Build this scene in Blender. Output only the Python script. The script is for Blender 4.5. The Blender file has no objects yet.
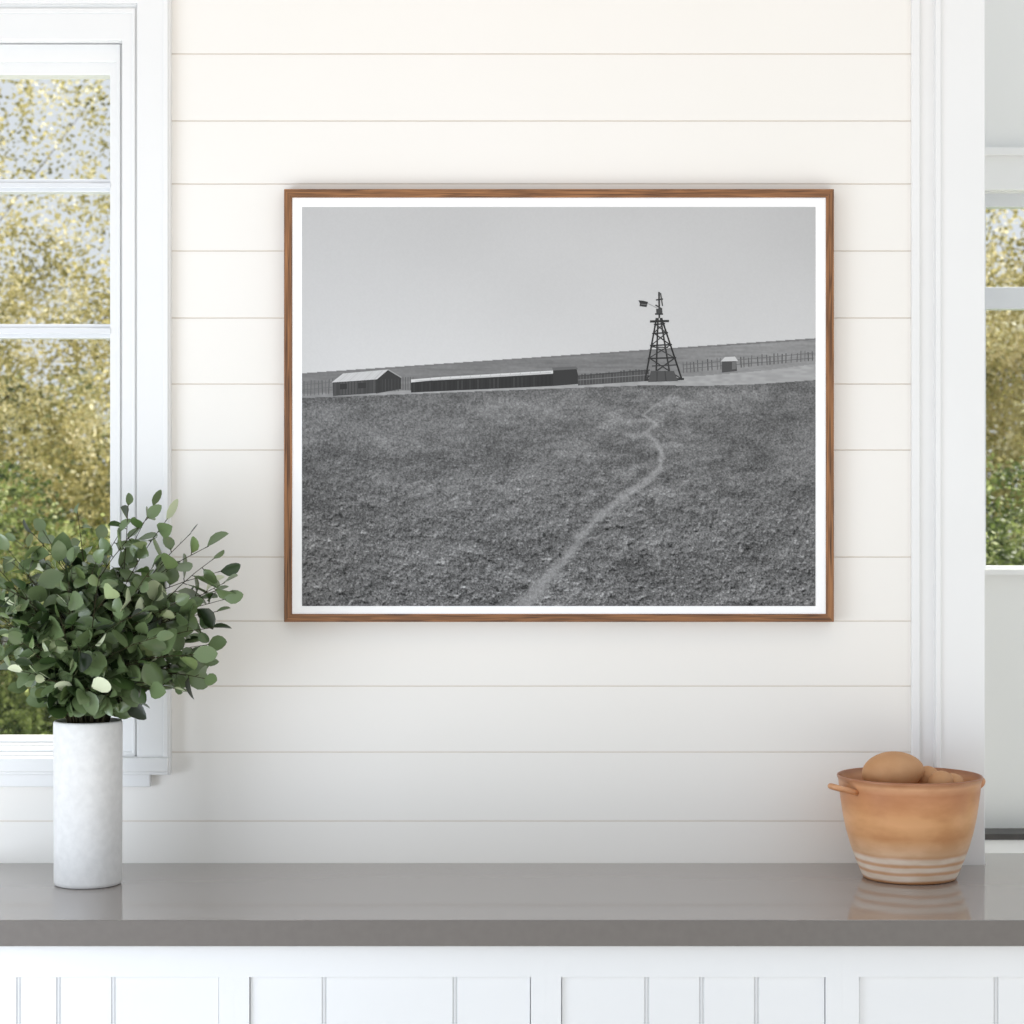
import bpy, bmesh, math, random
import numpy as np
from mathutils import Vector, Matrix
random.seed(23)
scene = bpy.context.scene
D=4.29; F=2145.0; CZ=1.602
def P(px,py,y=0.0):
    d=D+y
    return Vector(((px-512)*d/F, y, CZ-(py-512)*d/F))
def X(px,y=0.0): return (px-512)*(D+y)/F
def Z(py,y=0.0): return CZ-(py-512)*(D+y)/F
def lin(c):
    c=c/255.0
    return c/12.92 if c<=0.04045 else ((c+0.055)/1.055)**2.4
def rgb(r,g,b,k=1.0): return (lin(r)*k,lin(g)*k,lin(b)*k,1)

# ---------- materials ----------
def mat(name,col,rough=0.5,spec=0.5,bump=None,var=None):
    m=bpy.data.materials.new(name); m.use_nodes=True
    nt=m.node_tree; b=nt.nodes['Principled BSDF']
    b.inputs['Base Color'].default_value=col
    b.inputs['Roughness'].default_value=rough
    b.inputs['Specular IOR Level'].default_value=spec
    tc=nt.nodes.new('ShaderNodeTexCoord')
    if bump:
        n=nt.nodes.new('ShaderNodeTexNoise'); n.inputs['Scale'].default_value=bump[0]; n.inputs['Detail'].default_value=5
        nt.links.new(tc.outputs['Object'],n.inputs['Vector'])
        bp=nt.nodes.new('ShaderNodeBump'); bp.inputs['Strength'].default_value=bump[1]; bp.inputs['Distance'].default_value=bump[2]
        nt.links.new(n.outputs['Fac'],bp.inputs['Height']); nt.links.new(bp.outputs['Normal'],b.inputs['Normal'])
    if var:
        n=nt.nodes.new('ShaderNodeTexNoise'); n.inputs['Scale'].default_value=var[0]; n.inputs['Detail'].default_value=4
        nt.links.new(tc.outputs['Object'],n.inputs['Vector'])
        r=nt.nodes.new('ShaderNodeValToRGB'); r.color_ramp.elements[0].position=0.3; r.color_ramp.elements[1].position=0.7
        r.color_ramp.elements[0].color=var[1]; r.color_ramp.elements[1].color=col
        nt.links.new(n.outputs['Fac'],r.inputs['Fac']); nt.links.new(r.outputs['Color'],b.inputs['Base Color'])
    return m
M_wall=mat('painted_shiplap',rgb(242,239,234),0.55,0.3,bump=(60,0.08,0.002),var=(1.5,rgb(240,237,231)))
M_gap=mat('board_gap',rgb(230,223,214),0.8,0.1)
M_trim=mat('white_trim_paint',rgb(238,238,237),0.4,0.4,var=(3,rgb(235,235,234)))
M_sash_shaded=mat('sash_paint_shaded',rgb(226,228,231),0.4,0.4,var=(3,rgb(223,225,228)))  # white trim greyed, so the shade on the glazing bars is in the colour
M_cab=mat('cabinet_paint',rgb(231,232,233),0.45,0.4,var=(3,rgb(229,230,231)))
M_groove=mat('cabinet_groove',rgb(216,217,218),0.6,0.2)
M_far=mat('far_wall_paint',rgb(236,236,234),0.6,0.3,var=(2,rgb(233,233,231)))
M_dark=mat('dark_stone',rgb(70,66,64),0.4,0.4,var=(20,rgb(50,48,46)))
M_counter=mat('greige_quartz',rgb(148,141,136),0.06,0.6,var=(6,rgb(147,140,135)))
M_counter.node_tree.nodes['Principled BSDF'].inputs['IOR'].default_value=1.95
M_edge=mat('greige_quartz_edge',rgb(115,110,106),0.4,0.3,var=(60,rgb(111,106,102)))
M_white=mat('print_border',rgb(254,254,254),0.6,0.2,var=(5,rgb(253,253,253)))
M_floor=mat('pale_oak_floor',rgb(208,206,204),0.4,0.4,var=(4,rgb(194,192,189)))
M_grass=mat('grass',rgb(120,135,70),0.9,0.1,var=(3,rgb(80,100,45)))
M_vase=mat('vase_ceramic',rgb(228,227,225),0.85,0.15,bump=(60,0.3,0.002),var=(70,rgb(219,218,216)))

def wood(name,stretch):
    m=bpy.data.materials.new(name); m.use_nodes=True; nt=m.node_tree; b=nt.nodes['Principled BSDF']
    tc=nt.nodes.new('ShaderNodeTexCoord'); mp=nt.nodes.new('ShaderNodeMapping'); mp.inputs['Scale'].default_value=stretch
    n=nt.nodes.new('ShaderNodeTexNoise'); n.inputs['Scale'].default_value=1; n.inputs['Detail'].default_value=6; n.inputs['Distortion'].default_value=0.8
    r=nt.nodes.new('ShaderNodeValToRGB'); e=r.color_ramp.elements
    e[0].position=0.34; e[0].color=rgb(86,54,30); e[1].position=0.66; e[1].color=rgb(162,112,70)
    nt.links.new(tc.outputs['Object'],mp.inputs['Vector']); nt.links.new(mp.outputs['Vector'],n.inputs['Vector'])
    nt.links.new(n.outputs['Fac'],r.inputs['Fac']); nt.links.new(r.outputs['Color'],b.inputs['Base Color'])
    b.inputs['Roughness'].default_value=0.5
    return m
M_wh=wood('walnut_horizontal',(9,150,300)); M_wv=wood('walnut_vertical',(300,150,9))

def glassmat():
    m=bpy.data.materials.new('window_glass'); m.use_nodes=True; nt=m.node_tree; nt.nodes.clear()
    o=nt.nodes.new('ShaderNodeOutputMaterial'); mx=nt.nodes.new('ShaderNodeMixShader'); t=nt.nodes.new('ShaderNodeBsdfTransparent'); g=nt.nodes.new('ShaderNodeBsdfGlossy')
    g.inputs['Roughness'].default_value=0.02; mx.inputs['Fac'].default_value=0.01
    nt.links.new(t.outputs[0],mx.inputs[1]); nt.links.new(g.outputs[0],mx.inputs[2]); nt.links.new(mx.outputs[0],o.inputs['Surface'])
    return m
M_glass=glassmat()

def leafmat(name,stops,back=None,rough=0.5,trans=0.3,clump=None,spec=.45,amp=.26):
    m=bpy.data.materials.new(name); m.use_nodes=True; nt=m.node_tree; nt.nodes.clear()
    o=nt.nodes.new('ShaderNodeOutputMaterial'); g=nt.nodes.new('ShaderNodeNewGeometry')
    r=nt.nodes.new('ShaderNodeValToRGB'); el=r.color_ramp.elements
    el[0].position=stops[0][0]; el[0].color=stops[0][1]; el[1].position=stops[-1][0]; el[1].color=stops[-1][1]
    for p,c in stops[1:-1]:
        x=el.new(p); x.color=c
    if clump:  # paints light variation into the leaf colour as paler and darker masses
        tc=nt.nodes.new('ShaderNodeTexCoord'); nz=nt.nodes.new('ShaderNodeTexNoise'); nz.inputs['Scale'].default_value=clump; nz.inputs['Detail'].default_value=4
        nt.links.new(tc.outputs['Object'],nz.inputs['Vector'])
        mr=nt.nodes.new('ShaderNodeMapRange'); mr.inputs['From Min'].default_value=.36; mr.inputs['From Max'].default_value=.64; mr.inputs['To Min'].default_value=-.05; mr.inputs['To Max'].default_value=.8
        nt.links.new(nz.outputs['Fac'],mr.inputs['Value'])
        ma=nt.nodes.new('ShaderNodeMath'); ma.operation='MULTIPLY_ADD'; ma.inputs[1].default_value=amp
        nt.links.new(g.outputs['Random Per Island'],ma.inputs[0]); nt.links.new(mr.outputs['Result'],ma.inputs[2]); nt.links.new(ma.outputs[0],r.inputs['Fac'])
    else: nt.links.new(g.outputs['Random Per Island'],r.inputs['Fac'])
    col=r.outputs['Color']
    if back:
        mx=nt.nodes.new('ShaderNodeMix'); mx.data_type='RGBA'
        nt.links.new(g.outputs['Backfacing'],mx.inputs[0]); nt.links.new(col,mx.inputs[6]); mx.inputs[7].default_value=back
        col=mx.outputs[2]
    p=nt.nodes.new('ShaderNodeBsdfPrincipled'); p.inputs['Roughness'].default_value=rough; p.inputs['Specular IOR Level'].default_value=spec
    t=nt.nodes.new('ShaderNodeBsdfTranslucent'); ms=nt.nodes.new('ShaderNodeMixShader'); ms.inputs['Fac'].default_value=trans
    nt.links.new(col,p.inputs['Base Color']); nt.links.new(col,t.inputs['Color'])
    nt.links.new(p.outputs[0],ms.inputs[1]); nt.links.new(t.outputs[0],ms.inputs[2]); nt.links.new(ms.outputs[0],o.inputs['Surface'])
    return m
M_leaf=leafmat('branch_leaf',[(0,rgb(24,36,18)),(0.3,rgb(46,66,34)),(0.58,rgb(80,104,58)),(0.8,rgb(136,154,100)),(0.92,rgb(190,202,156)),(1,rgb(226,232,200))],back=rgb(104,122,82),rough=0.28,trans=0.12,spec=.65)
M_stem=mat('branch_stem',rgb(66,56,38),0.7,0.2,var=(30,rgb(46,50,30)))
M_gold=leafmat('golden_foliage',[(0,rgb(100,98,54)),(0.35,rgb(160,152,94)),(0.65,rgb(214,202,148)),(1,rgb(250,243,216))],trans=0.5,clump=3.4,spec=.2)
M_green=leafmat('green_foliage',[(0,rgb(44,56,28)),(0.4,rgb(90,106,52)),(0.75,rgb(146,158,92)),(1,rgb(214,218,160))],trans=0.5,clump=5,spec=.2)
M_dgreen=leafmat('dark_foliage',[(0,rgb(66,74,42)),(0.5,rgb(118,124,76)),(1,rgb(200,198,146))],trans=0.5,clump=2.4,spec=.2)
M_bark=mat('bark',rgb(130,114,96),0.9,0.1,bump=(20,0.8,0.03),var=(12,rgb(95,82,68)))

# ---------- object helpers ----------
def link(o): scene.collection.objects.link(o); return o
def obj_bm(name,bm,mats,parent=None,smooth=False,bevel=0,seg=2):
    me=bpy.data.meshes.new(name); bm.normal_update(); bm.to_mesh(me); bm.free()
    for m in mats: me.materials.append(m)
    if smooth:
        for p in me.polygons: p.use_smooth=True
    o=bpy.data.objects.new(name,me); link(o)
    if parent: o.parent=parent; o.matrix_parent_inverse=Matrix.Translation(parent.location).inverted()
    if bevel:
        md=o.modifiers.new('bevel','BEVEL'); md.width=bevel; md.segments=seg; md.limit_method='ANGLE'
    return o
def empty(name,loc):
    e=bpy.data.objects.new(name,None); e.location=loc; e.empty_display_size=0.05; link(e); return e
def box(bm,x0,x1,y0,y1,z0,z1,mi=0):
    x0,x1=min(x0,x1),max(x0,x1); y0,y1=min(y0,y1),max(y0,y1); z0,z1=min(z0,z1),max(z0,z1)
    v=[bm.verts.new(c) for c in ((x0,y0,z0),(x1,y0,z0),(x1,y1,z0),(x0,y1,z0),(x0,y0,z1),(x1,y0,z1),(x1,y1,z1),(x0,y1,z1))]
    for f in ((0,3,2,1),(4,5,6,7),(0,1,5,4),(1,2,6,5),(2,3,7,6),(3,0,4,7)):
        q=bm.faces.new([v[i] for i in f]); q.material_index=mi
def tag(o,label,cat,kind=None,group=None):
    o['label']=label; o['category']=cat
    if kind: o['kind']=kind
    if group: o['group']=group
def lathe(bm,prof,cx,cy,cz,seg=96,mi=0):
    rings=[]
    for r,z in prof:
        if r<1e-6: rings.append([bm.verts.new((cx,cy,cz+z))])
        else: rings.append([bm.verts.new((cx+r*math.cos(2*math.pi*i/seg),cy+r*math.sin(2*math.pi*i/seg),cz+z)) for i in range(seg)])
    for a,b in zip(rings,rings[1:]):
        for i in range(seg):
            j=(i+1)%seg
            if len(a)==1: q=bm.faces.new((a[0],b[j],b[i]))
            elif len(b)==1: q=bm.faces.new((a[i],a[j],b[0]))
            else: q=bm.faces.new((a[i],a[j],b[j],b[i]))
            q.material_index=mi
def tube(bm,pts,rad,sides=6,mi=0,cap=True):
    prev=None; n=len(pts)
    for k,p in enumerate(pts):
        p=Vector(p)
        t=(Vector(pts[min(k+1,n-1)])-Vector(pts[max(k-1,0)])).normalized()
        up=Vector((0,0,1)) if abs(t.z)<0.9 else Vector((1,0,0))
        a=t.cross(up).normalized(); b=t.cross(a)
        r=rad[k] if isinstance(rad,(list,tuple)) else rad
        ring=[bm.verts.new(p+a*(r*math.cos(2*math.pi*i/sides))+b*(r*math.sin(2*math.pi*i/sides))) for i in range(sides)]
        if prev:
            for i in range(sides):
                j=(i+1)%sides; q=bm.faces.new((prev[i],prev[j],ring[j],ring[i])); q.material_index=mi
        elif cap: bm.faces.new(ring[::-1]).material_index=mi
        prev=ring
    if cap: bm.faces.new(prev).material_index=mi

# ---------- setting: shiplap wall ----------
WT=0.12; XE=X(984); WH=3.1
gaps=[54,121,184,251,318,384,450,557,621,686,752,821]
zs=[Z(g) for g in gaps]
step=zs[0]-zs[1]
z=zs[-1]
while z-step>0.02: z-=step; zs.append(z)
z=Z(54)
while z+step<WH-.02: z+=step; zs.append(z)
zs=sorted(zs)
def panel(bm,x0,x1,z0,z1):
    gw=0.0013; gd=0.0018
    lev=[(z0,0.0,0)]
    for zz in zs:
        if z0+0.005<zz<z1-0.005:
            lev+= [(zz-gw,0.0,0),(zz-gw*0.8,gd,1),(zz+gw*0.8,gd,1),(zz+gw,0.0,1)]
    lev.append((z1,0.0,0))
    prev=None
    for (zz,yy,mi) in lev:
        a=bm.verts.new((x0,yy,zz)); b=bm.verts.new((x1,yy,zz))
        if prev: bm.faces.new((prev[0],prev[1],b,a)).material_index=mi
        prev=(a,b)
    a=bm.verts.new((x0,WT,z0)); b=bm.verts.new((x1,WT,z0)); c=bm.verts.new((x1,WT,z1)); d=bm.verts.new((x0,WT,z1)); bm.faces.new((b,a,d,c))
    for xx in (x0,x1):
        vs=[bm.verts.new(p) for p in ((xx,0.006,z0),(xx,WT,z0),(xx,WT,z1),(xx,0.006,z1))]; bm.faces.new(vs)
    for zz in (z0,z1):
        vs=[bm.verts.new(p) for p in ((x0,0,zz),(x1,0,zz),(x1,WT,zz),(x0,WT,zz))]; bm.faces.new(vs)
HX1=X(138); HX0=X(-300); HZ1=Z(1); HZ0=Z(758)
bm=bmesh.new()
panel(bm,HX1,XE,0,WH); panel(bm,HX0,HX1,0,HZ0); panel(bm,HX0,HX1,HZ1,WH); panel(bm,-3.2,HX0,0,WH)
w=obj_bm('wall_back',bm,[M_wall,M_gap]); tag(w,'cream white horizontal shiplap board wall','wall','structure')

bm=bmesh.new(); box(bm,-3.2,3.2,-6,1.2,-0.05,0); o=obj_bm('floor',bm,[M_floor]); tag(o,'light oak floor of the room','floor','structure')
# right corner casing
tr=empty('trim_1',(X(950),0,0.9)); tag(tr,'white painted stepped door casing beside the shiplap wall','trim','structure')
bm=bmesh.new()
yf=-0.012
box(bm,X(912,yf),X(920,yf),yf,0,0,WH)
box(bm,X(919,-.006),X(936,-.006),-.006,0,0,WH)
box(bm,X(936,-.028),X(941,-.028),-.028,0,0,WH)
box(bm,X(940,-.022),X(985,-.022),-.022,WT+0.0,0,WH)
obj_bm('casing_board',bm,[M_trim],tr,bevel=0.0015)
# ---------- window builder ----------
def ring(bm,o,i,yf,yb,mi=0):
    ol,orr,ot,ob=X(o[0],yf),X(o[1],yf),Z(o[2],yf),Z(o[3],yf)
    il,ir,it,ib=X(i[0],yf),X(i[1],yf),Z(i[2],yf),Z(i[3],yf)
    O=[(ol,ot),(orr,ot),(orr,ob),(ol,ob)]; I=[(il,it),(ir,it),(ir,ib),(il,ib)]
    vo=[[bm.verts.new((x,y,z)) for x,z in O] for y in (yf,yb)]
    vi=[[bm.verts.new((x,y,z)) for x,z in I] for y in (yf,yb)]
    for k in range(4):
        j=(k+1)%4; m=mi if not isinstance(mi,(list,tuple)) else mi[k]
        for q in ((vo[0][k],vi[0][k],vi[0][j],vo[0][j]),(vo[1][k],vo[1][j],vi[1][j],vi[1][k]),
                  (vo[0][k],vo[0][j],vo[1][j],vo[1][k]),(vi[0][k],vi[1][k],vi[1][j],vi[0][j])):
            bm.faces.new(q).material_index=m
W=empty('window_1',(X(-80),0,Z(775))); tag(W,'white painted sash window with horizontal glazing bars','window','structure')
bm=bmesh.new()
ring(bm,(-335,170,-45,775),(-302,137,3,757),-.022,0.0)
ring(bm,(-337,168,-45,775),(-330,163,-38,768),-.027,-.022)
ring(bm,(-302,137,3,757),(-287,122,40,748),-.008,.11)
ring(bm,(-300,135,8,757),(-297,132,13,752),-.013,-.008)
obj_bm('casing',bm,[M_trim],W,bevel=0.0015)
bm=bmesh.new()
ring(bm,(-287,122,38,750),(-275,110,75,737),.03,.075)
ring(bm,(-289,120,44,748),(-281,116,62,743),.022,.03)
for a,b in ((179,192),(324,338)):
    box(bm,X(-276,.035),X(111,.035),.035,.07,Z(a,.035),Z(b,.035),1)
    box(bm,X(-276,.03),X(111,.03),.028,.035,Z(a+4,.03),Z(b-4,.03),1)
obj_bm('sash',bm,[M_trim,M_sash_shaded],W,bevel=0.0015)
bm=bmesh.new(); box(bm,X(-276,.05),X(111,.05),.05,.053,Z(74,.05),Z(738,.05)); obj_bm('glass_pane',bm,[M_glass],W)
bm=bmesh.new(); box(bm,X(-340,-.036),X(168,-.036),-.036,0,Z(758,-.036),Z(772,-.036)); box(bm,X(-325,-.018),X(150,-.018),-.018,0,Z(772,-.018),Z(787,-.018))
obj_bm('windowsill',bm,[M_trim],W,bevel=0.002)

# ---------- adjoining room ----------
FY=1.2; FH=4.8  # far wall extended upward out of view to keep sun off the worktop
bm=bmesh.new()
gx0,gx1=X(970,FY),X(1190,FY); gz1,gz0=Z(192,FY),Z(570,FY)
box(bm,0.3,gx0,FY,FY+.1,0,FH); box(bm,gx1,3.2,FY,FY+.1,0,FH); box(bm,gx0,gx1,FY,FY+.1,0,gz0); box(bm,gx0,gx1,FY,FY+.1,gz1,FH)
o=obj_bm('wall_far',bm,[M_far]); tag(o,'plain white wall of the adjoining room','wall','structure')
W2=empty('window_2',(X(1080,FY),FY,Z(570,FY))); tag(W2,'white framed window in the adjoining room','window','structure')
bm=bmesh.new(); ring(bm,(945,1215,147,575),(974,1186,190,569),FY-.02,FY); box(bm,X(940,FY-.035),X(1220,FY-.035),FY-.035,FY,Z(147,FY-.035),Z(155,FY-.035))
obj_bm('casing',bm,[M_trim],W2,bevel=.002)
bm=bmesh.new(); ring(bm,(972,1188,190,570),(986,1174,207,566),FY+.03,FY+.07); box(bm,X(985,FY+.03),X(1175,FY+.03),FY+.03,FY+.07,Z(287,FY+.03),Z(309,FY+.03))
obj_bm('sash',bm,[M_sash_shaded],W2,bevel=.002)
bm=bmesh.new(); box(bm,X(985,FY+.05),X(1175,FY+.05),FY+.05,FY+.053,Z(206,FY+.05),Z(567,FY+.05)); obj_bm('glass_pane',bm,[M_glass],W2)
T2=empty('trim_2',(1.8,FY-.05,0)); tag(T2,'low white ledge with a dark stone cap','trim','structure')
bm=bmesh.new(); box(bm,.9,2.9,FY-.09,FY-.0,0,Z(840,FY-.1)); obj_bm('ledge_body',bm,[M_trim],T2,bevel=.002)
bm=bmesh.new(); box(bm,.9,2.9,FY-.1,FY,Z(840,FY-.1),Z(834,FY-.1)); obj_bm('ledge_cap',bm,[M_dark],T2,bevel=.001)

# ---------- worktop ----------
CT=0.9; CB=Z(946.5,-.6)
xl=X(-130,-.6); xr=X(1162,-.6)
bm=bmesh.new()
def prism(bm,poly,z0,z1):
    a=[bm.verts.new((x,y,z0)) for x,y in poly]; b=[bm.verts.new((x,y,z1)) for x,y in poly]
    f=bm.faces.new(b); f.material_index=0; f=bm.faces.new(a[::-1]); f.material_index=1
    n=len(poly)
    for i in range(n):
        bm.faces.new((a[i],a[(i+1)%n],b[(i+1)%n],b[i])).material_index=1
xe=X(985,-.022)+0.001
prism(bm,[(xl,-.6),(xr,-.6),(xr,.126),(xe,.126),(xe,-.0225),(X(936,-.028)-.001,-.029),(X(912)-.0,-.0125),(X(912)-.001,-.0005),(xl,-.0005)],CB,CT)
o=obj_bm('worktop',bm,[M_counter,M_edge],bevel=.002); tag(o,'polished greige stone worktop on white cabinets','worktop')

# ---------- cabinets ----------
def cabinet(u0,u1,d0,d1,grooves,label):
    yf=-.57; e=empty('base_cabinet',((X(u0,yf)+X(u1,yf))/2,-.3,0)); tag(e,label,'cabinet',group='white base cabinets under the worktop')
    x0,x1=X(u0,yf)+.00003,X(u1,yf)-.00003; a,b=X(d0,yf),X(d1,yf); zt=CB-.0005; dz=Z(978,yf); db=0.16; G=.0014
    bm=bmesh.new()
    box(bm,x0,a-G,yf,yf+.02,.1,zt); box(bm,b+G,x1,yf,yf+.02,.1,zt); box(bm,a-G,b+G,yf,yf+.02,dz+G,zt); box(bm,a-G,b+G,yf,yf+.02,.1,db-G)
    box(bm,x0,x0+.018,yf+.02,-.02,.1,zt); box(bm,x1-.018,x1,yf+.02,-.02,.1,zt); box(bm,x0+.018,x1-.018,-.035,-.02,.1,zt); box(bm,x0+.018,x1-.018,yf+.02,-.035,.1,.118)
    box(bm,x0,x1,-.50,-.48,0,.1)
    obj_bm('body',bm,[M_cab],e)
    bm=bmesh.new(); y0=yf+.006; prof=[(a,y0,0)]
    for g in grooves:
        gx=X(g,yf); prof+=[(gx-.0045,y0,0),(gx-.003,y0+.0024,1),(gx-.001,y0+.0006,1),(gx+.001,y0+.0006,1),(gx+.003,y0+.0024,1),(gx+.0045,y0,1)]
    prof.append((b,y0,0)); pv=None
    for xx,yy,mi in prof:
        c=bm.verts.new((xx,yy,db)); d=bm.verts.new((xx,yy,dz))
        if pv: bm.faces.new((pv[0],c,d,pv[1])).material_index=mi
        pv=(c,d)
    box(bm,a,b,y0+.005,y0+.014,db,dz)
    for xx in (a,b):
        bm.faces.new([bm.verts.new(p) for p in ((xx,y0,db),(xx,y0+.006,db),(xx,y0+.006,dz),(xx,y0,dz))])
    bm.faces.new([bm.verts.new(p) for p in ((a,y0,dz),(b,y0,dz),(b,y0+.006,dz),(a,y0+.006,dz))])
    obj_bm('door',bm,[M_cab,M_groove],e)
L='white painted base cabinet with grooved plank door panel'
cabinet(-130,234,-98,218,[-40,18,58,113],L)
cabinet(234,546,250,530,[324,455],L)
cabinet(546,842,562,825,[647,702,757],L)
cabinet(842,1162,860,1130,[997,1060],L)

# ---------- picture ----------
yF=-.03
pic=empty('framed_photograph',(X(559,yF),-.0,Z(622,yF))); tag(pic,'walnut-framed black and white photograph of a windmill on a plowed field','picture')
bm=bmesh.new()
ring(bm,(284,834,189,622),(292,826,197.5,614),yF,-.001,[0,1,0,1])
obj_bm('frame',bm,[M_wh,M_wv],pic,bevel=.001)
yb=-.0272
bm=bmesh.new(); box(bm,X(291.5,yb),X(826.5,yb),yb,yb+.012,Z(197,yb),Z(614.5,yb)); obj_bm('mat_board',bm,[M_white],pic)
U0,U1,V0,V1=302,815.5,207,606
nx,ny=771,600
us=np.linspace(U0,U1,nx); vs=np.linspace(V0,V1,ny)
U,V=np.meshgrid(us,vs)
def h2(ix,iy,s):
    n=(ix.astype(np.int64)*374761393+iy.astype(np.int64)*668265263+s*974634777)&0x7fffffff
    n=((n^(n>>13))*1274126177)&0x7fffffff
    n=(n^(n>>16))&0xffff
    return n/65535.0
def vn(x,y,s=0):
    ix=np.floor(x); iy=np.floor(y); fx=x-ix; fy=y-iy; fx=fx*fx*(3-2*fx); fy=fy*fy*(3-2*fy)
    a=h2(ix,iy,s); b=h2(ix+1,iy,s); c=h2(ix,iy+1,s); d=h2(ix+1,iy+1,s)
    return (a*(1-fx)+b*fx)*(1-fy)+(c*(1-fx)+d*fx)*fy
def rn(sc,asp,ang,s,dx=0,dy=0):
    c_,s_=math.cos(ang),math.sin(ang); UU=U+dx; VV=V+dy; x=(UU*c_-VV*s_)/sc; y=(UU*s_+VV*c_)/(sc*asp); return vn(x,y,s)-.5
def sm(a,b,x): t=np.clip((x-a)/(b-a),0,1); return t*t*(3-2*t)
hor=374+(U-302)*(339-374)/513.0
sky=186+ (V-207)/150*14 + 6*(vn(U/90,V/60,1)-.5)+ 3*(vn(U/1.3,V/1.3,2)-.5) - 4*sm(0.0,1.0,(U-700)/200)
fb=np.interp(U,[302,410,540,600,650,700,760,816],[398,394,389,387,385,386,384,380])
mid=120+12*(vn(U/34,V/2.2,3)-.5)+18*sm(0,1,(U-620)/150)+8*(vn(U/2,V/1.5,4)-.5)+10*(vn(U/9,V/1.2,14)-.5)
st=np.interp(U,[302,540,640,700,760,816],[394,386,378,376,371,364])
mid=np.where(V>st,158+18*(vn(U/6,V/2,5)-.5)-25*sm(0,1,(450-U)/150),mid)
near=sm(388,600,V)
px1=h2(np.floor(U/.9),np.floor(V/.9),60)-.5
g1=rn(1.3,.9,.3,40); g2=rn(2.1,.7,.9,41); g5=rn(9,.45,.1,44); g6=rn(15,.4,-.05,47)
def clods(sc,asp,ang,s):
    hgt=lambda dx,dy: np.clip(rn(sc,asp,ang,s,dx,dy)+.6*rn(sc*.5,asp,ang+.7,s+1,dx,dy)-.14,0,1)
    k=sc*.18
    return hgt(k*.6,k)-hgt(-k*.6,-k), hgt(0,0)
c3,h3=clods(2.9,.8,.3,42); c5,h5=clods(5.2,.7,-.2,50); c8,h8=clods(8.5,.6,.15,55)
tex=px1*(28+16*near)+g1*28+g2*(18+14*near)+c3*(26+52*near)+c5*near*72+c8*near*50+g5*(12+10*near)+g6*16
patch=rn(60,.4,.05,9)*20+rn(24,.35,0.05,12)*18
n3=vn(U/1.7,V/1.4,8); n5=vn(U/3.6,V/2.4,10)
fld=109-8*near+tex+patch-8*sm(1,0,(V-fb)/12)
spot=vn(U/3.9+V*.07,V/2.6,30)
fld+=np.where(spot>.9,38*near+6,0)
fld-=np.where(vn(U/5.1-V*.05,V/3.0,33)<.14,36*near,0)
pth=[(680,388),(668,397),(655,406),(643,415),(657,424),(645,433),(656,441),(662,455),(660,468),(645,483),(618,501),(598,517),(583,534),(571,551),(550,575),(528,600),(517,616)]
dist=np.full(U.shape,1e9)
for (a,b) in zip(pth,pth[1:]):
    ax,ay=a; bx,by=b; dx,dy=bx-ax,by-ay; tt=np.clip(((U-ax)*dx+(V-ay)*dy)/(dx*dx+dy*dy),0,1)
    dd=np.hypot(U-(ax+tt*dx),V-(ay+tt*dy)); dist=np.minimum(dist,dd)
hw=np.interp(V,[385,420,445,470,520,560,606],[.9,1.4,2.4,3.3,4.4,5.8,7.8])
pm=(1-sm(.2,1.5,dist/hw+ (n5-.5)*1.1+g5*.8+g2*.6))*np.interp(V,[388,420,450],[.5,.65,.88])
pth_c=150+ g1*24+px1*18+(n5-.5)*18 -near*6
fld=fld*(1-pm)+pth_c*pm
sc=sm(.5,.8,vn(U/14,V/5,11))*np.exp(-((dist)/45)**2)*20
fld+=sc*(1-pm)
img=np.where(V<hor,sky,np.where(V<fb,mid,fld))
img=np.where(np.abs(V-hor)<.8,114,img)
img=np.clip(img,14,250)/255.0
L_=np.where(img<=.04045,img/12.92,((img+.055)/1.055)**2.4)*1.03
yp=yb-.0006
verts=[((u-512)*(D+yp)/F,yp,CZ-(v-512)*(D+yp)/F) for v in vs for u in us]
faces=[(r*nx+c,(r+1)*nx+c,(r+1)*nx+c+1,r*nx+c+1) for r in range(ny-1) for c in range(nx-1)]
me=bpy.data.meshes.new('print'); me.from_pydata(verts,[],faces)
ca=me.color_attributes.new('tone','FLOAT_COLOR','POINT')
arr=np.ones((ny*nx,4),dtype=np.float32); arr[:,:3]=L_.reshape(-1)[:,None]; ca.data.foreach_set('color',arr.ravel())
mp=bpy.data.materials.new('photo_print'); mp.use_nodes=True; b=mp.node_tree.nodes['Principled BSDF']; at=mp.node_tree.nodes.new('ShaderNodeVertexColor'); at.layer_name='tone'
mp.node_tree.links.new(at.outputs['Color'],b.inputs['Base Color']); b.inputs['Roughness'].default_value=.6; b.inputs['Specular IOR Level'].default_value=.15
me.materials.append(mp)
tones={}
def tone(v):
    v=int(v+12) if v<100 else v
    if v not in tones:
        tones[v]=len(me2mats); me2mats.append(mat('ink_%d'%v,rgb(v,v,v),.6,.15))
    return tones[v]
me2mats=[mp]
po=bpy.data.objects.new('print',me); link(po); po.parent=pic; po.matrix_parent_inverse=Matrix.Translation(pic.location).inverted()
bm=bmesh.new(); bm.from_mesh(me)
lay=[0]
def poly(pts,v):
    lay[0]+=1; y=yp-.00012-lay[0]*2e-6
    f=bm.faces.new([bm.verts.new(P(a,c,y)) for a,c in pts]); f.material_index=tone(v)
    f.normal_update()
    if f.normal.y>0: f.normal_flip()
def line(a,b,w,v):
    dx,dy=b[0]-a[0],b[1]-a[1]; l=math.hypot(dx,dy); nx_,ny_=-dy/l*w/2,dx/l*w/2
    poly([(a[0]+nx_,a[1]+ny_),(b[0]+nx_,b[1]+ny_),(b[0]-nx_,b[1]-ny_),(a[0]-nx_,a[1]-ny_)],v)
R=random.Random(3)
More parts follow.
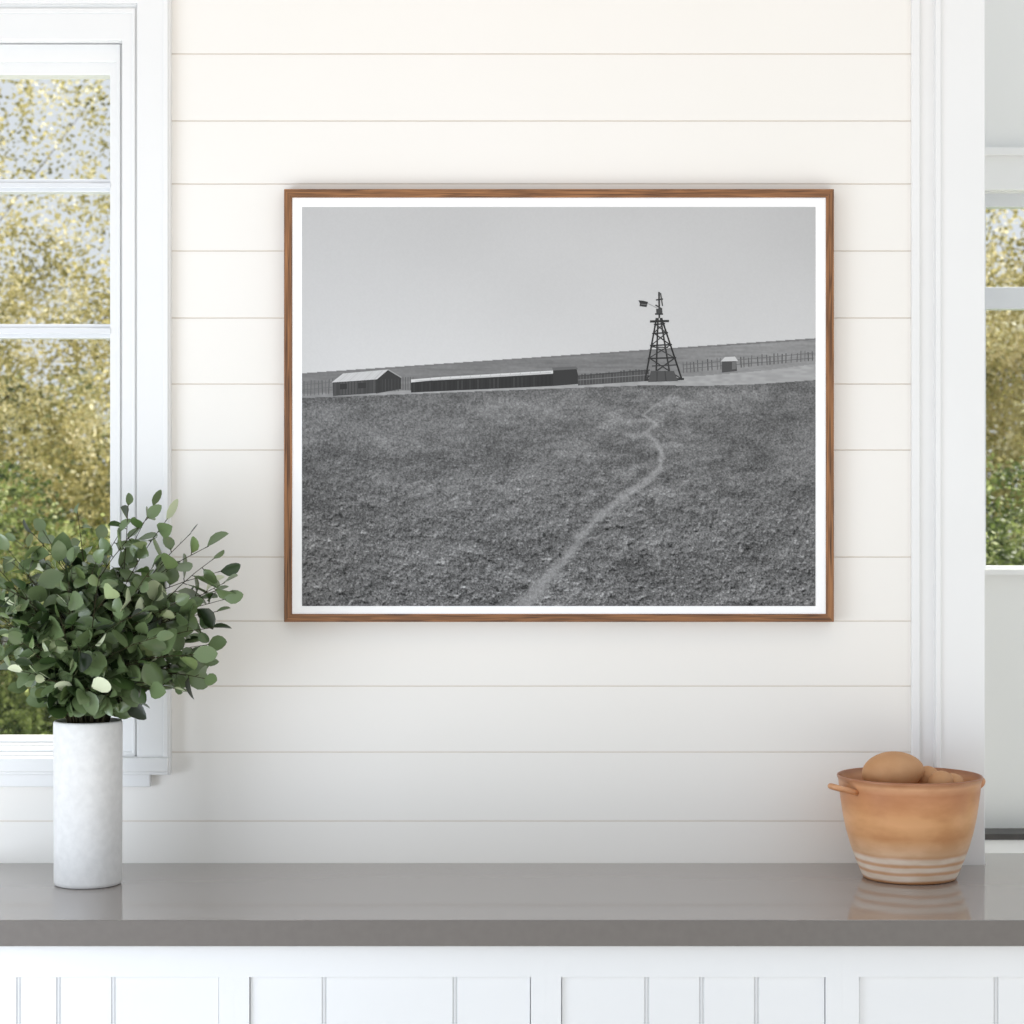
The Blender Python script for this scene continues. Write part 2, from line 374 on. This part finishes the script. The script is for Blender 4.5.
for k in range(9):
    x=304+k*3.6; line((x,382-k*.3+R.uniform(-1.5,1)),(x+R.uniform(-.5,.5),396-k*.3),.8,R.choice((74,84,92)))
line((302.5,385),(334,382),.6,92); line((302.5,390),(334,387),.6,92)
poly([(333,381),(377,378),(377,393),(333,396)],60)
for k in range(14): line((335+k*3,381.5+.2*k*-1),(335+k*3,395-.15*k),.7,R.choice((50,66,76,84)))
poly([(340,384),(347,383.5),(347,389),(340,389.5)],44); poly([(358,383),(366,382.5),(366,388),(358,388.5)],46)
poly([(376,378.5),(388,369.5),(401,377),(401,389),(376,393.5)],48)
for k in range(7): line((379+k*3.2,379),(379+k*3.2,391),.6,R.choice((42,58,66)))
poly([(331.5,382.5),(343,373.5),(388.5,369.5),(377,379.3)],194)
for k in range(9): line((343.5+k*4.9,373.8-k*.4),(334+k*5,382-k*.3),.5,R.choice((168,180,202)))
line((388,369.5),(401.5,377.5),1.2,150)
for k in range(5): line((403+k*2.5,377),(403+k*2.5,390),.7,80)
poly([(411,382),(553,374),(553,386),(411,392.5)],42)
for k in range(35): line((414+k*4,383-k*.22),(414+k*4,391.8-k*.18),.8,R.choice((36,48,56,64)))
poly([(411,379.5),(440,377),(553,370.5),(553,373.5),(430,380.5),(411,382.5)],206)
line((415,381),(551,372.5),.5,160)
for k in range(12): line((430+k*10,379.5-k*.6),(431+k*10,377.5-k*.6),.5,170)
poly([(553,368),(576,367),(578,375),(578,384),(553,386)],48); poly([(552,367.5),(576,366.5),(578,369),(553,370.5)],90)
poly([(578,376),(600,373.5),(648,370),(648,381),(578,385.5)],80)
for k in range(24): line((579+k*3,374.8-k*.25+R.uniform(-1,1)),(579+k*3,385-k*.2),1.0,R.choice((44,56,66)))
line((578,376),(650,370),1,60); line((578,380),(650,374.5),.8,120)
x=683
while x<813:
    zt=366-(x-683)*.085; line((x,zt-4+R.uniform(-1.5,1.5)),(x+R.uniform(-.6,.6),zt+7-(x-683)*.01),R.uniform(.6,1.0),R.choice((70,84,94))); x+=R.uniform(3,6)
line((683,365),(814,353),.6,98); line((683,369),(814,358),.6,105)
poly([(722,361),(736,360),(737,371),(722,372.5)],66); poly([(720.5,361.5),(725,357),(735,356.5),(738,361)],195); poly([(732,362),(736,361.5),(736,369),(732,369.5)],110)
for s,e in (((656.5,318),(645,381)),((661.5,318),(682,380)),((658,318),(656,379)),((660.5,318),(671,381))):
    line(s,e,1.6,R.choice((34,40,46)))
def lx(y,s):
    return 656.5-(y-318)*11.5/63 if s<0 else 661.5+(y-318)*20.5/62
ys=[324,333,345,358,379]
for y0,y1 in zip(ys,ys[1:]):
    line((lx(y0,-1),y0),(lx(y1,1),y1),R.uniform(.9,1.4),R.choice((42,50,58))); line((lx(y0,1),y0),(lx(y1,-1),y1),R.uniform(.9,1.4),R.choice((42,50,58))); line((lx(y0,-1)-1.5,y0+.6),(lx(y0,1)+1.5,y0-.4),1.4,42)
line((652,347),(668,347.5),1.1,50); line((652,366),(676,365),1.1,55)
line((646,380),(684,379),2,42); poly([(651,371),(674,371),(678,381),(648,382)],70)
line((657,372),(657,381),1,50); line((665,371),(666,381),1,50)
line((650,321.5),(669,321),2.2,42); line((655,314),(663,314),1.6,48)
line((659,292),(659.3,318),1.6,42)
line((656,300),(663,299),1.4,50); line((655.5,305),(662,309),1.3,55); poly([(656,309),(662,308),(662.5,313),(656.5,314)],60); line((660.5,293),(662.5,306),1.2,66)
line((648,303.5),(657,308),.5,140)
poly([(638.5,300.3),(643.5,300.8),(648,302),(646.5,307),(639.5,306.2),(640,303.5)],46)
line((641,304.2),(647,304.6),.8,110)
bm.to_mesh(me); bm.free()
for m in me2mats[1:]: me.materials.append(m)

# ---------- vase ----------
vx,vy=X(88,-.242),-.242
va=empty('vase',(vx,vy,CT))
tag(va,'tall white matte ceramic cylinder vase holding leafy branches','vase')
bm=bmesh.new()
prof=[(0,0),(.058,0),(.062,.002),(.0635,.008),(.0640,.15),(.0645,.30),(.0640,.306),(.062,.309),(.0595,.307),(.0585,.30),(.058,.02),(0,.015)]
lathe(bm,prof,vx,vy,CT+.0003,96)
bmesh.ops.recalc_face_normals(bm,faces=bm.faces)
obj_bm('body',bm,[M_vase],va,smooth=True)

# ---------- branches ----------
br=empty('leafy_branches',(vx,vy,CT+.02)); tag(br,'bunch of green eucalyptus branches with oval leaves in the vase','plant')
sb=bmesh.new(); lb=bmesh.new()
def leaf(bm,base,dirv,nrm,L,Wd):
    d=dirv.normalized(); s=d.cross(nrm)
    if s.length<1e-3: s=d.cross(Vector((1,0,0)))
    s.normalize(); n=s.cross(d).normalized()
    prof=[(0,.0),(.10,.34),(.30,.88),(.55,1.0),(.78,.78),(.93,.40),(1.0,0)]
    mid=[];lf=[];rt=[]
    curl=random.uniform(-.15,.35); fold=random.uniform(.1,.55)
    for t,wf in prof:
        p=base+d*(L*(t))+n*(-curl*L*t*t)
        mid.append(bm.verts.new(p))
        if 0<wf:
            o=s*(Wd*.5*wf); u=n*(fold*Wd*.5*wf)
            lf.append(bm.verts.new(p+o+u)); rt.append(bm.verts.new(p-o+u))
    for i in range(1,5):
        bm.faces.new((mid[i],mid[i+1],lf[i],lf[i-1])); bm.faces.new((mid[i+1],mid[i],rt[i-1],rt[i]))
    bm.faces.new((mid[0],mid[1],lf[0])); bm.faces.new((mid[1],mid[0],rt[0]))
    bm.faces.new((mid[5],mid[6],lf[4])); bm.faces.new((mid[6],mid[5],rt[4]))
neck=Vector((vx,vy,CT+.312))
def rv(): return Vector((random.gauss(0,1),random.gauss(0,1),random.gauss(0,1)))
targets=[]
C=P(98,612,-.235)
while len(targets)<92:
    v=rv().normalized()*random.uniform(.45,1)
    p=C+Vector((v.x*.222,v.y*.165,v.z*.172))
    dz=p.z-neck.z
    if dz<.008: continue
    if abs(p.x-vx)>.12+2.2*max(dz,0): continue
    targets.append(p)
for px,py,y in ((152,508,-.24),(128,508,-.26),(146,520,-.3),(165,522,-.28),(188,536,-.24),(205,548,-.26),(212,560,-.28),(218,572,-.24),(222,584,-.28),(212,592,-.22),(222,600,-.26),(214,612,-.24),(210,628,-.27),(206,645,-.24),(202,662,-.22),(202,678,-.28),(172,688,-.3),(30,688,-.3),(10,655,-.28),(-25,600,-.24),(45,534,-.24),(78,516,-.2),(190,655,-.3),(60,692,-.32),(110,694,-.33),(148,688,-.31),(15,565,-.25),(90,688,-.34),(12,620,-.3),(35,665,-.33),(-10,560,-.2),(18,542,-.22),(10,552,-.28),(35,536,-.26),(-5,580,-.3),(5,600,-.3),(15,640,-.32),(25,672,-.3),(0,670,-.26),(48,680,-.34),(-10,640,-.28)):
    targets.append(P(px,py,y))
for T in targets:
    st_=neck+Vector((random.uniform(-.035,.035),random.uniform(-.035,.035),0))
    bot=Vector((vx+(vx-st_.x)*.8,vy+(vy-st_.y)*.8,CT+.03))
    h=(T-st_).length
    c1=st_+Vector(((st_.x-vx)*1.2,(st_.y-vy)*1.2,h*.5))
    pts=[]
    for k in range(11):
        t=k/10; p=st_*(1-t)**2+c1*(2*t*(1-t))+T*t*t; pts.append(p)
    full=[bot]+pts
    tube(sb,full,[.0020]*2+[.0018-.0012*k/10 for k in range(1,11)],5)
    n=random.randint(14,18); big=random.uniform(.85,1.15)
    for k in range(n):
        t=.15+.85*(k+1)/n; t=min(t,1)
        f=t*10; i=min(int(f),9); p=pts[i].lerp(pts[i+1],f-i); tg=(pts[i+1]-pts[i]).normalized()
        side=tg.cross(rv()).normalized()
        dv=(tg*random.uniform(.2,.7)+side*random.uniform(.8,1.1)+Vector((0,0,random.uniform(-.35,.2)))) if k<n-1 else tg
        dv.normalize()
        nr=(Vector((-.35,-.4,.6))+rv()*.8).normalized()
        Lf=big*random.uniform(.030,.056)*(1-.2*(t>.92))
        pt=p+dv*.004
        tip=pt+dv*Lf
        if tip.y>-.012 or pt.y>-.03: continue
        if min(tip.z,pt.z)<CT+.316: continue
        tube(sb,[p,pt+dv*.004],.0008,4,cap=False)
        leaf(lb,pt,dv,nr,Lf,Lf*random.uniform(.60,.80))
obj_bm('stem',sb,[M_stem],br,smooth=True)
lo=obj_bm('leaves',lb,[M_leaf],br,smooth=True); lo['kind']='stuff'

# ---------- bowl ----------
def bowlmat():
    m=bpy.data.materials.new('terracotta_striped'); m.use_nodes=True; nt=m.node_tree; b=nt.nodes['Principled BSDF']; N=nt.nodes.new; K=nt.links.new
    tc=N('ShaderNodeTexCoord'); sp=N('ShaderNodeSeparateXYZ'); K(tc.outputs['Object'],sp.inputs[0])
    mr=N('ShaderNodeMapRange'); mr.inputs['From Min'].default_value=CT; mr.inputs['From Max'].default_value=CT+.2
    ns=N('ShaderNodeTexNoise'); ns.inputs['Scale'].default_value=9; K(tc.outputs['Object'],ns.inputs['Vector'])
    ma=N('ShaderNodeMath'); ma.operation='MULTIPLY_ADD'; ma.inputs[1].default_value=.008; K(ns.outputs['Fac'],ma.inputs[0]); K(sp.outputs['Z'],ma.inputs[2]); K(ma.outputs[0],mr.inputs['Value'])
    r=N('ShaderNodeValToRGB'); el=r.color_ramp.elements; cream=rgb(242,224,206); ter=rgb(212,156,110); lt=rgb(224,178,140); dk=rgb(192,130,86)
    seq=[(0,ter),(.04,ter),(.06,cream),(.10,cream),(.115,lt),(.13,lt),(.15,cream),(.18,cream),(.195,lt),(.21,lt),(.23,cream),(.26,cream),(.29,lt),(.32,rgb(232,192,154)),(.37,rgb(228,182,140)),(.47,rgb(216,158,108)),(.60,rgb(230,174,122)),(.72,rgb(214,154,104)),(.88,dk),(.945,rgb(210,158,116)),(1,rgb(165,112,78))]
    el[0].position=0; el[0].color=seq[0][1]; el[1].position=1; el[1].color=seq[-1][1]
    for p,c in seq[1:-1]:
        x=el.new(p); x.color=c
    K(mr.outputs['Result'],r.inputs['Fac'])
    n2=N('ShaderNodeTexNoise'); n2.inputs['Scale'].default_value=14; n2.inputs['Detail'].default_value=8
    mp2=N('ShaderNodeMapping'); mp2.inputs['Scale'].default_value=(1,1,2.2); K(tc.outputs['Object'],mp2.inputs[0]); K(mp2.outputs[0],n2.inputs['Vector'])
    mx=N('ShaderNodeMix'); mx.data_type='RGBA'; mx.blend_type='MULTIPLY'; mx.inputs[0].default_value=.6
    r2=N('ShaderNodeValToRGB'); r2.color_ramp.elements[0].position=.38; r2.color_ramp.elements[0].color=(.80,.70,.58,1); r2.color_ramp.elements[1].position=.58; r2.color_ramp.elements[1].color=(1.0,1.0,1.0,1)
    K(n2.outputs['Fac'],r2.inputs['Fac']); K(r.outputs['Color'],mx.inputs[6]); K(r2.outputs['Color'],mx.inputs[7]); K(mx.outputs[2],b.inputs['Base Color'])
    b.inputs['Roughness'].default_value=.38
    wv=N('ShaderNodeTexNoise'); wv.inputs['Scale'].default_value=1; mpg=N('ShaderNodeMapping'); mpg.inputs['Scale'].default_value=(4,4,160); K(tc.outputs['Object'],mpg.inputs[0]); K(mpg.outputs[0],wv.inputs['Vector'])
    bp=N('ShaderNodeBump'); bp.inputs['Strength'].default_value=.08; bp.inputs['Distance'].default_value=.0012; K(wv.outputs['Fac'],bp.inputs['Height']); K(bp.outputs['Normal'],b.inputs['Normal'])
    return m
M_bowl=bowlmat()
by=-.170; bx=X(909.5,by)
bo=empty('bowl',(bx,by,CT)); tag(bo,'terracotta bowl with cream stripes and small lug handles holding bread rolls','bowl')
bm=bmesh.new()
prof=[(0,.002),(.084,.0),(.0885,.002),(.0915,.008),(.0965,.02),(.1045,.04),(.1125,.062),(.1205,.09),(.1265,.118),(.1305,.145),(.1335,.168),(.1352,.185),(.1364,.190),(.1378,.1925),(.1382,.1945),(.1376,.1965),(.1362,.1972),(.1350,.195),(.1325,.185),(.126,.150),(.118,.10),(.101,.05),(.088,.02),(.07,.012),(0,.011)]
lathe(bm,prof,bx,by,CT+.0003,96)
bmesh.ops.recalc_face_normals(bm,faces=bm.faces)
obj_bm('body',bm,[M_bowl],bo,smooth=True)
for ang in (math.radians(203),math.radians(12)):
    bm=bmesh.new(); d=Vector((math.cos(ang),math.sin(ang),0)); s=Vector((-d.y,d.x,0)); c=Vector((bx,by,CT+.176))+d*.130
    ext=.044 if ang>1 else .018
    pts=[c+s*(.022*math.cos(a))+d*(ext*math.sin(a)**.9)+Vector((0,0,.012*math.sin(a)-.004)) for a in [math.pi*k/18 for k in range(19)]]
    tube(bm,pts,.0056,10); obj_bm('handle',bm,[M_bowl],bo,smooth=True)

# ---------- bread rolls ----------
M_roll=mat('bread_crust',rgb(206,160,118),.6,.25,bump=(40,.25,.004),var=(10,rgb(184,134,90)))
def roll(px,py,y,rx,ry,rz,rot,lab):
    bm=bmesh.new(); bmesh.ops.create_icosphere(bm,subdivisions=4,radius=1)
    for v in bm.verts:
        n=v.co.copy(); k=1+.03*math.sin(3*n.x+1+rot)+.02*math.cos(4*n.y+rot*2)
        taper=1-.10*n.x
        v.co=Vector((n.x*rx*k,n.y*ry*k*taper,n.z*rz*k*taper))
    bmesh.ops.rotate(bm,verts=bm.verts,cent=(0,0,0),matrix=Matrix.Rotation(rot,3,'Y'))
    o=obj_bm('bread_roll',bm,[M_roll],smooth=True); o.location=P(px,py,y); tag(o,lab,'bread',group='bread rolls in the terracotta bowl')
roll(893,772,-.175,.060,.045,.038,math.radians(-6),'large round tan bread roll in the terracotta bowl')
roll(928,779,-.150,.026,.026,.024,.2,'small tan bread roll in the terracotta bowl')
roll(941,782,-.200,.024,.024,.021,-.3,'small tan bread roll in the terracotta bowl')
roll(953,784,-.165,.022,.026,.020,-.3,'small tan bread roll in the terracotta bowl')
def roll_w(x,y,z,rx,ry,rz):
    p=(x,y,z); bm=bmesh.new(); bmesh.ops.create_icosphere(bm,subdivisions=4,radius=1)
    for v in bm.verts: v.co=Vector((v.co.x*rx,v.co.y*ry,v.co.z*rz))
    o=obj_bm('bread_roll',bm,[M_roll],smooth=True); o.location=p; tag(o,'tan bread roll lying low inside the terracotta bowl','bread',group='bread rolls in the terracotta bowl')
roll_w(bx-.035,by,CT+.057,.045,.060,.044)
roll_w(bx+.050,by,CT+.061,.036,.056,.046)
roll_w(bx-.032,by,CT+.118,.052,.05,.022)
roll_w(bx+.052,by-.01,CT+.130,.036,.055,.024)

# ---------- outdoors ----------
bm=bmesh.new(); box(bm,-25,25,1.35,40,-.4,-.3); o=obj_bm('ground',bm,[M_grass]); tag(o,'green lawn outside the windows','lawn','structure')
def foliage(name,label,cat,loc,height,blobs,ncl,per,ls,m,trunk=.09,limb=True,thin=None,sig=(.07,.07,.11),ths=.6):
    e=empty(name,(loc[0],loc[1],-.3)); tag(e,label,cat)
    bm=bmesh.new(); base=Vector((loc[0],loc[1],-.32))
    top=Vector((loc[0]+.1,loc[1],height*.8))
    tube(bm,[base,base.lerp(top,.35)+Vector((.05,0,0)),base.lerp(top,.7),top],[trunk,trunk*.8,trunk*.5,trunk*.15],8)
    for (c,r) in blobs:
        c=Vector(c); s=base.lerp(top,min(.9,max(.2,(c.z-.2)/height*.7))); q=trunk*(1 if limb else .3); tube(bm,[s,s.lerp(c,.5)+Vector((0,0,.05)),c],[q*.25,q*.15,q*.05],6)
    rs=np.random.RandomState(int(abs(loc[0]*100))+int(loc[1]*10))
    tot=sum(r[0]*r[1]*r[2] for _,r in blobs); V_=[]
    for c,r in blobs:
        n=max(1,int(ncl*r[0]*r[1]*r[2]/tot)); d=rs.normal(size=(n,3)); d/=np.linalg.norm(d,axis=1)[:,None]; rad=rs.uniform(.05,1,n)**.45
        cc=np.array(c)+d*rad[:,None]*np.array(r)
        if thin is not None:
            keep=rs.uniform(size=n)>np.clip((cc[:,2]-thin)/.8,0,1)*ths; cc=cc[keep]; n=len(cc)
        dirx=rs.normal(size=(n,2))*.16
        t=rs.uniform(0,1,(n,per)); sx=rs.uniform(.6,1.5,n)[:,None]
        px_=cc[:,0:1]+dirx[:,0:1]*t+rs.normal(size=(n,per))*sig[0]*.5*sx
        py_=cc[:,1:2]+dirx[:,1:2]*t+rs.normal(size=(n,per))*sig[1]*.5
        pz_=cc[:,2:3]-t*t*sig[2]*2.2*sx+rs.normal(size=(n,per))*sig[2]*.35*sx
        V_.append(np.stack([px_,py_,pz_],axis=2).reshape(-1,3))
    obj_bm('trunk',bm,[M_bark],e,smooth=True)
    p=np.concatenate(V_); n=len(p)
    nn=np.array([0,-.55,.55])+rs.normal(size=(n,3))*.42; nn/=np.linalg.norm(nn,axis=1)[:,None]
    a=np.cross(nn,rs.normal(size=(n,3))); a/=np.linalg.norm(a,axis=1)[:,None]; b=np.cross(nn,a)
    L=(rs.uniform(.6,1.3,n)*ls)[:,None]; w=L*.6
    vv=np.stack([p-a*L*.5,p+b*w*.5,p+a*L*.5,p-b*w*.5],axis=1).reshape(-1,3)
    me=bpy.data.meshes.new('foliage'); me.from_pydata(vv.tolist(),[],[(4*i,4*i+1,4*i+2,4*i+3) for i in range(n)]); me.materials.append(m)
    o=bpy.data.objects.new('foliage',me); link(o); o.parent=e; o.matrix_parent_inverse=Matrix.Translation(e.location).inverted(); o['kind']='stuff'
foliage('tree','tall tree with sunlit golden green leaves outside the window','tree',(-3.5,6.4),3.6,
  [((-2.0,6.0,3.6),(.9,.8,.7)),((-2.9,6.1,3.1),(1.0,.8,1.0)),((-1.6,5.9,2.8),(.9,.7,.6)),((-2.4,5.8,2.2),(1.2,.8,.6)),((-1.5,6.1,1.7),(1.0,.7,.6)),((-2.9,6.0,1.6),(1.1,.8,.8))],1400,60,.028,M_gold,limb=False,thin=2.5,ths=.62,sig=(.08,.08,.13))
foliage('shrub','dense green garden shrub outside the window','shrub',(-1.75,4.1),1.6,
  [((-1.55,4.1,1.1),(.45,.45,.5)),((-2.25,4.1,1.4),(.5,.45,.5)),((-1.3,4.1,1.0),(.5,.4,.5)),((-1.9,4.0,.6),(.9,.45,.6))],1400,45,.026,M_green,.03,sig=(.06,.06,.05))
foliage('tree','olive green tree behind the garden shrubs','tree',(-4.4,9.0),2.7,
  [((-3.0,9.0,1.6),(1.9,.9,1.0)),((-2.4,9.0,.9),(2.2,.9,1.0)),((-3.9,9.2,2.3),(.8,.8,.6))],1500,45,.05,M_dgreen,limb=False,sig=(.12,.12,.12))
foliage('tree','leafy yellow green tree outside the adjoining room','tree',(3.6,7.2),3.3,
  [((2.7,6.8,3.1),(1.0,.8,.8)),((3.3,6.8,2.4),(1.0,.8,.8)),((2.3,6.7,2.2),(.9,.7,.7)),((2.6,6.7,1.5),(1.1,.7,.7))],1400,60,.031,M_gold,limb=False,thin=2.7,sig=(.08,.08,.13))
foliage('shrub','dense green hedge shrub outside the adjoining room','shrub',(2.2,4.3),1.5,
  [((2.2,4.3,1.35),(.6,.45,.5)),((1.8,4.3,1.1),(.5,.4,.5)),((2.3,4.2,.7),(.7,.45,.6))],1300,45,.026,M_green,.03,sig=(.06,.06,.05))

# ---------- light ----------
w=bpy.data.worlds.new('world'); scene.world=w; w.use_nodes=True; nt=w.node_tree
bg=nt.nodes['Background']; bg.inputs['Color'].default_value=(.88,.94,1.0,1); bg.inputs['Strength'].default_value=.82
def area(name,loc,tgt,size,energy,col):
    l=bpy.data.lights.new(name,'AREA'); l.shape='RECTANGLE'; l.size=size[0]; l.size_y=size[1]; l.energy=energy; l.color=col
    o=bpy.data.objects.new(name,l); o.location=loc; o.rotation_euler=(Vector(tgt)-Vector(loc)).to_track_quat('-Z','Y').to_euler(); link(o)
area('warm_top_fill',(0,-1.3,3.35),(0,0,2.45),(2.6,.5),4.6,(1,.62,.30))  # added warm fill that tints the top of the wall, no real fitting
area('cool_side_fill',(-2.2,-1.9,.95),(0.5,0,.8),(1.4,1.0),33,(.80,.88,1))  # added cool fill to brighten the lower wall, no window stands here
s=bpy.data.lights.new('sun','SUN'); s.energy=9.5; s.angle=.02; s.color=(1,.96,.88)
so=bpy.data.objects.new('sun',s); so.rotation_euler=(Vector((-.5,-.6,-1.0))).to_track_quat('-Z','Y').to_euler(); so.location=(0,5,8); link(so)
scene.view_settings.view_transform='Standard'; scene.view_settings.look='None'
cam=bpy.data.cameras.new('camera'); cam.lens=36*F/1024; cam.sensor_width=36; cam.clip_end=200
cam.dof.use_dof=True; cam.dof.focus_distance=4.17; cam.dof.aperture_fstop=7
co=bpy.data.objects.new('camera',cam); co.location=(0,-D,CZ); co.rotation_euler=(math.pi/2,0,0); link(co); scene.camera=co
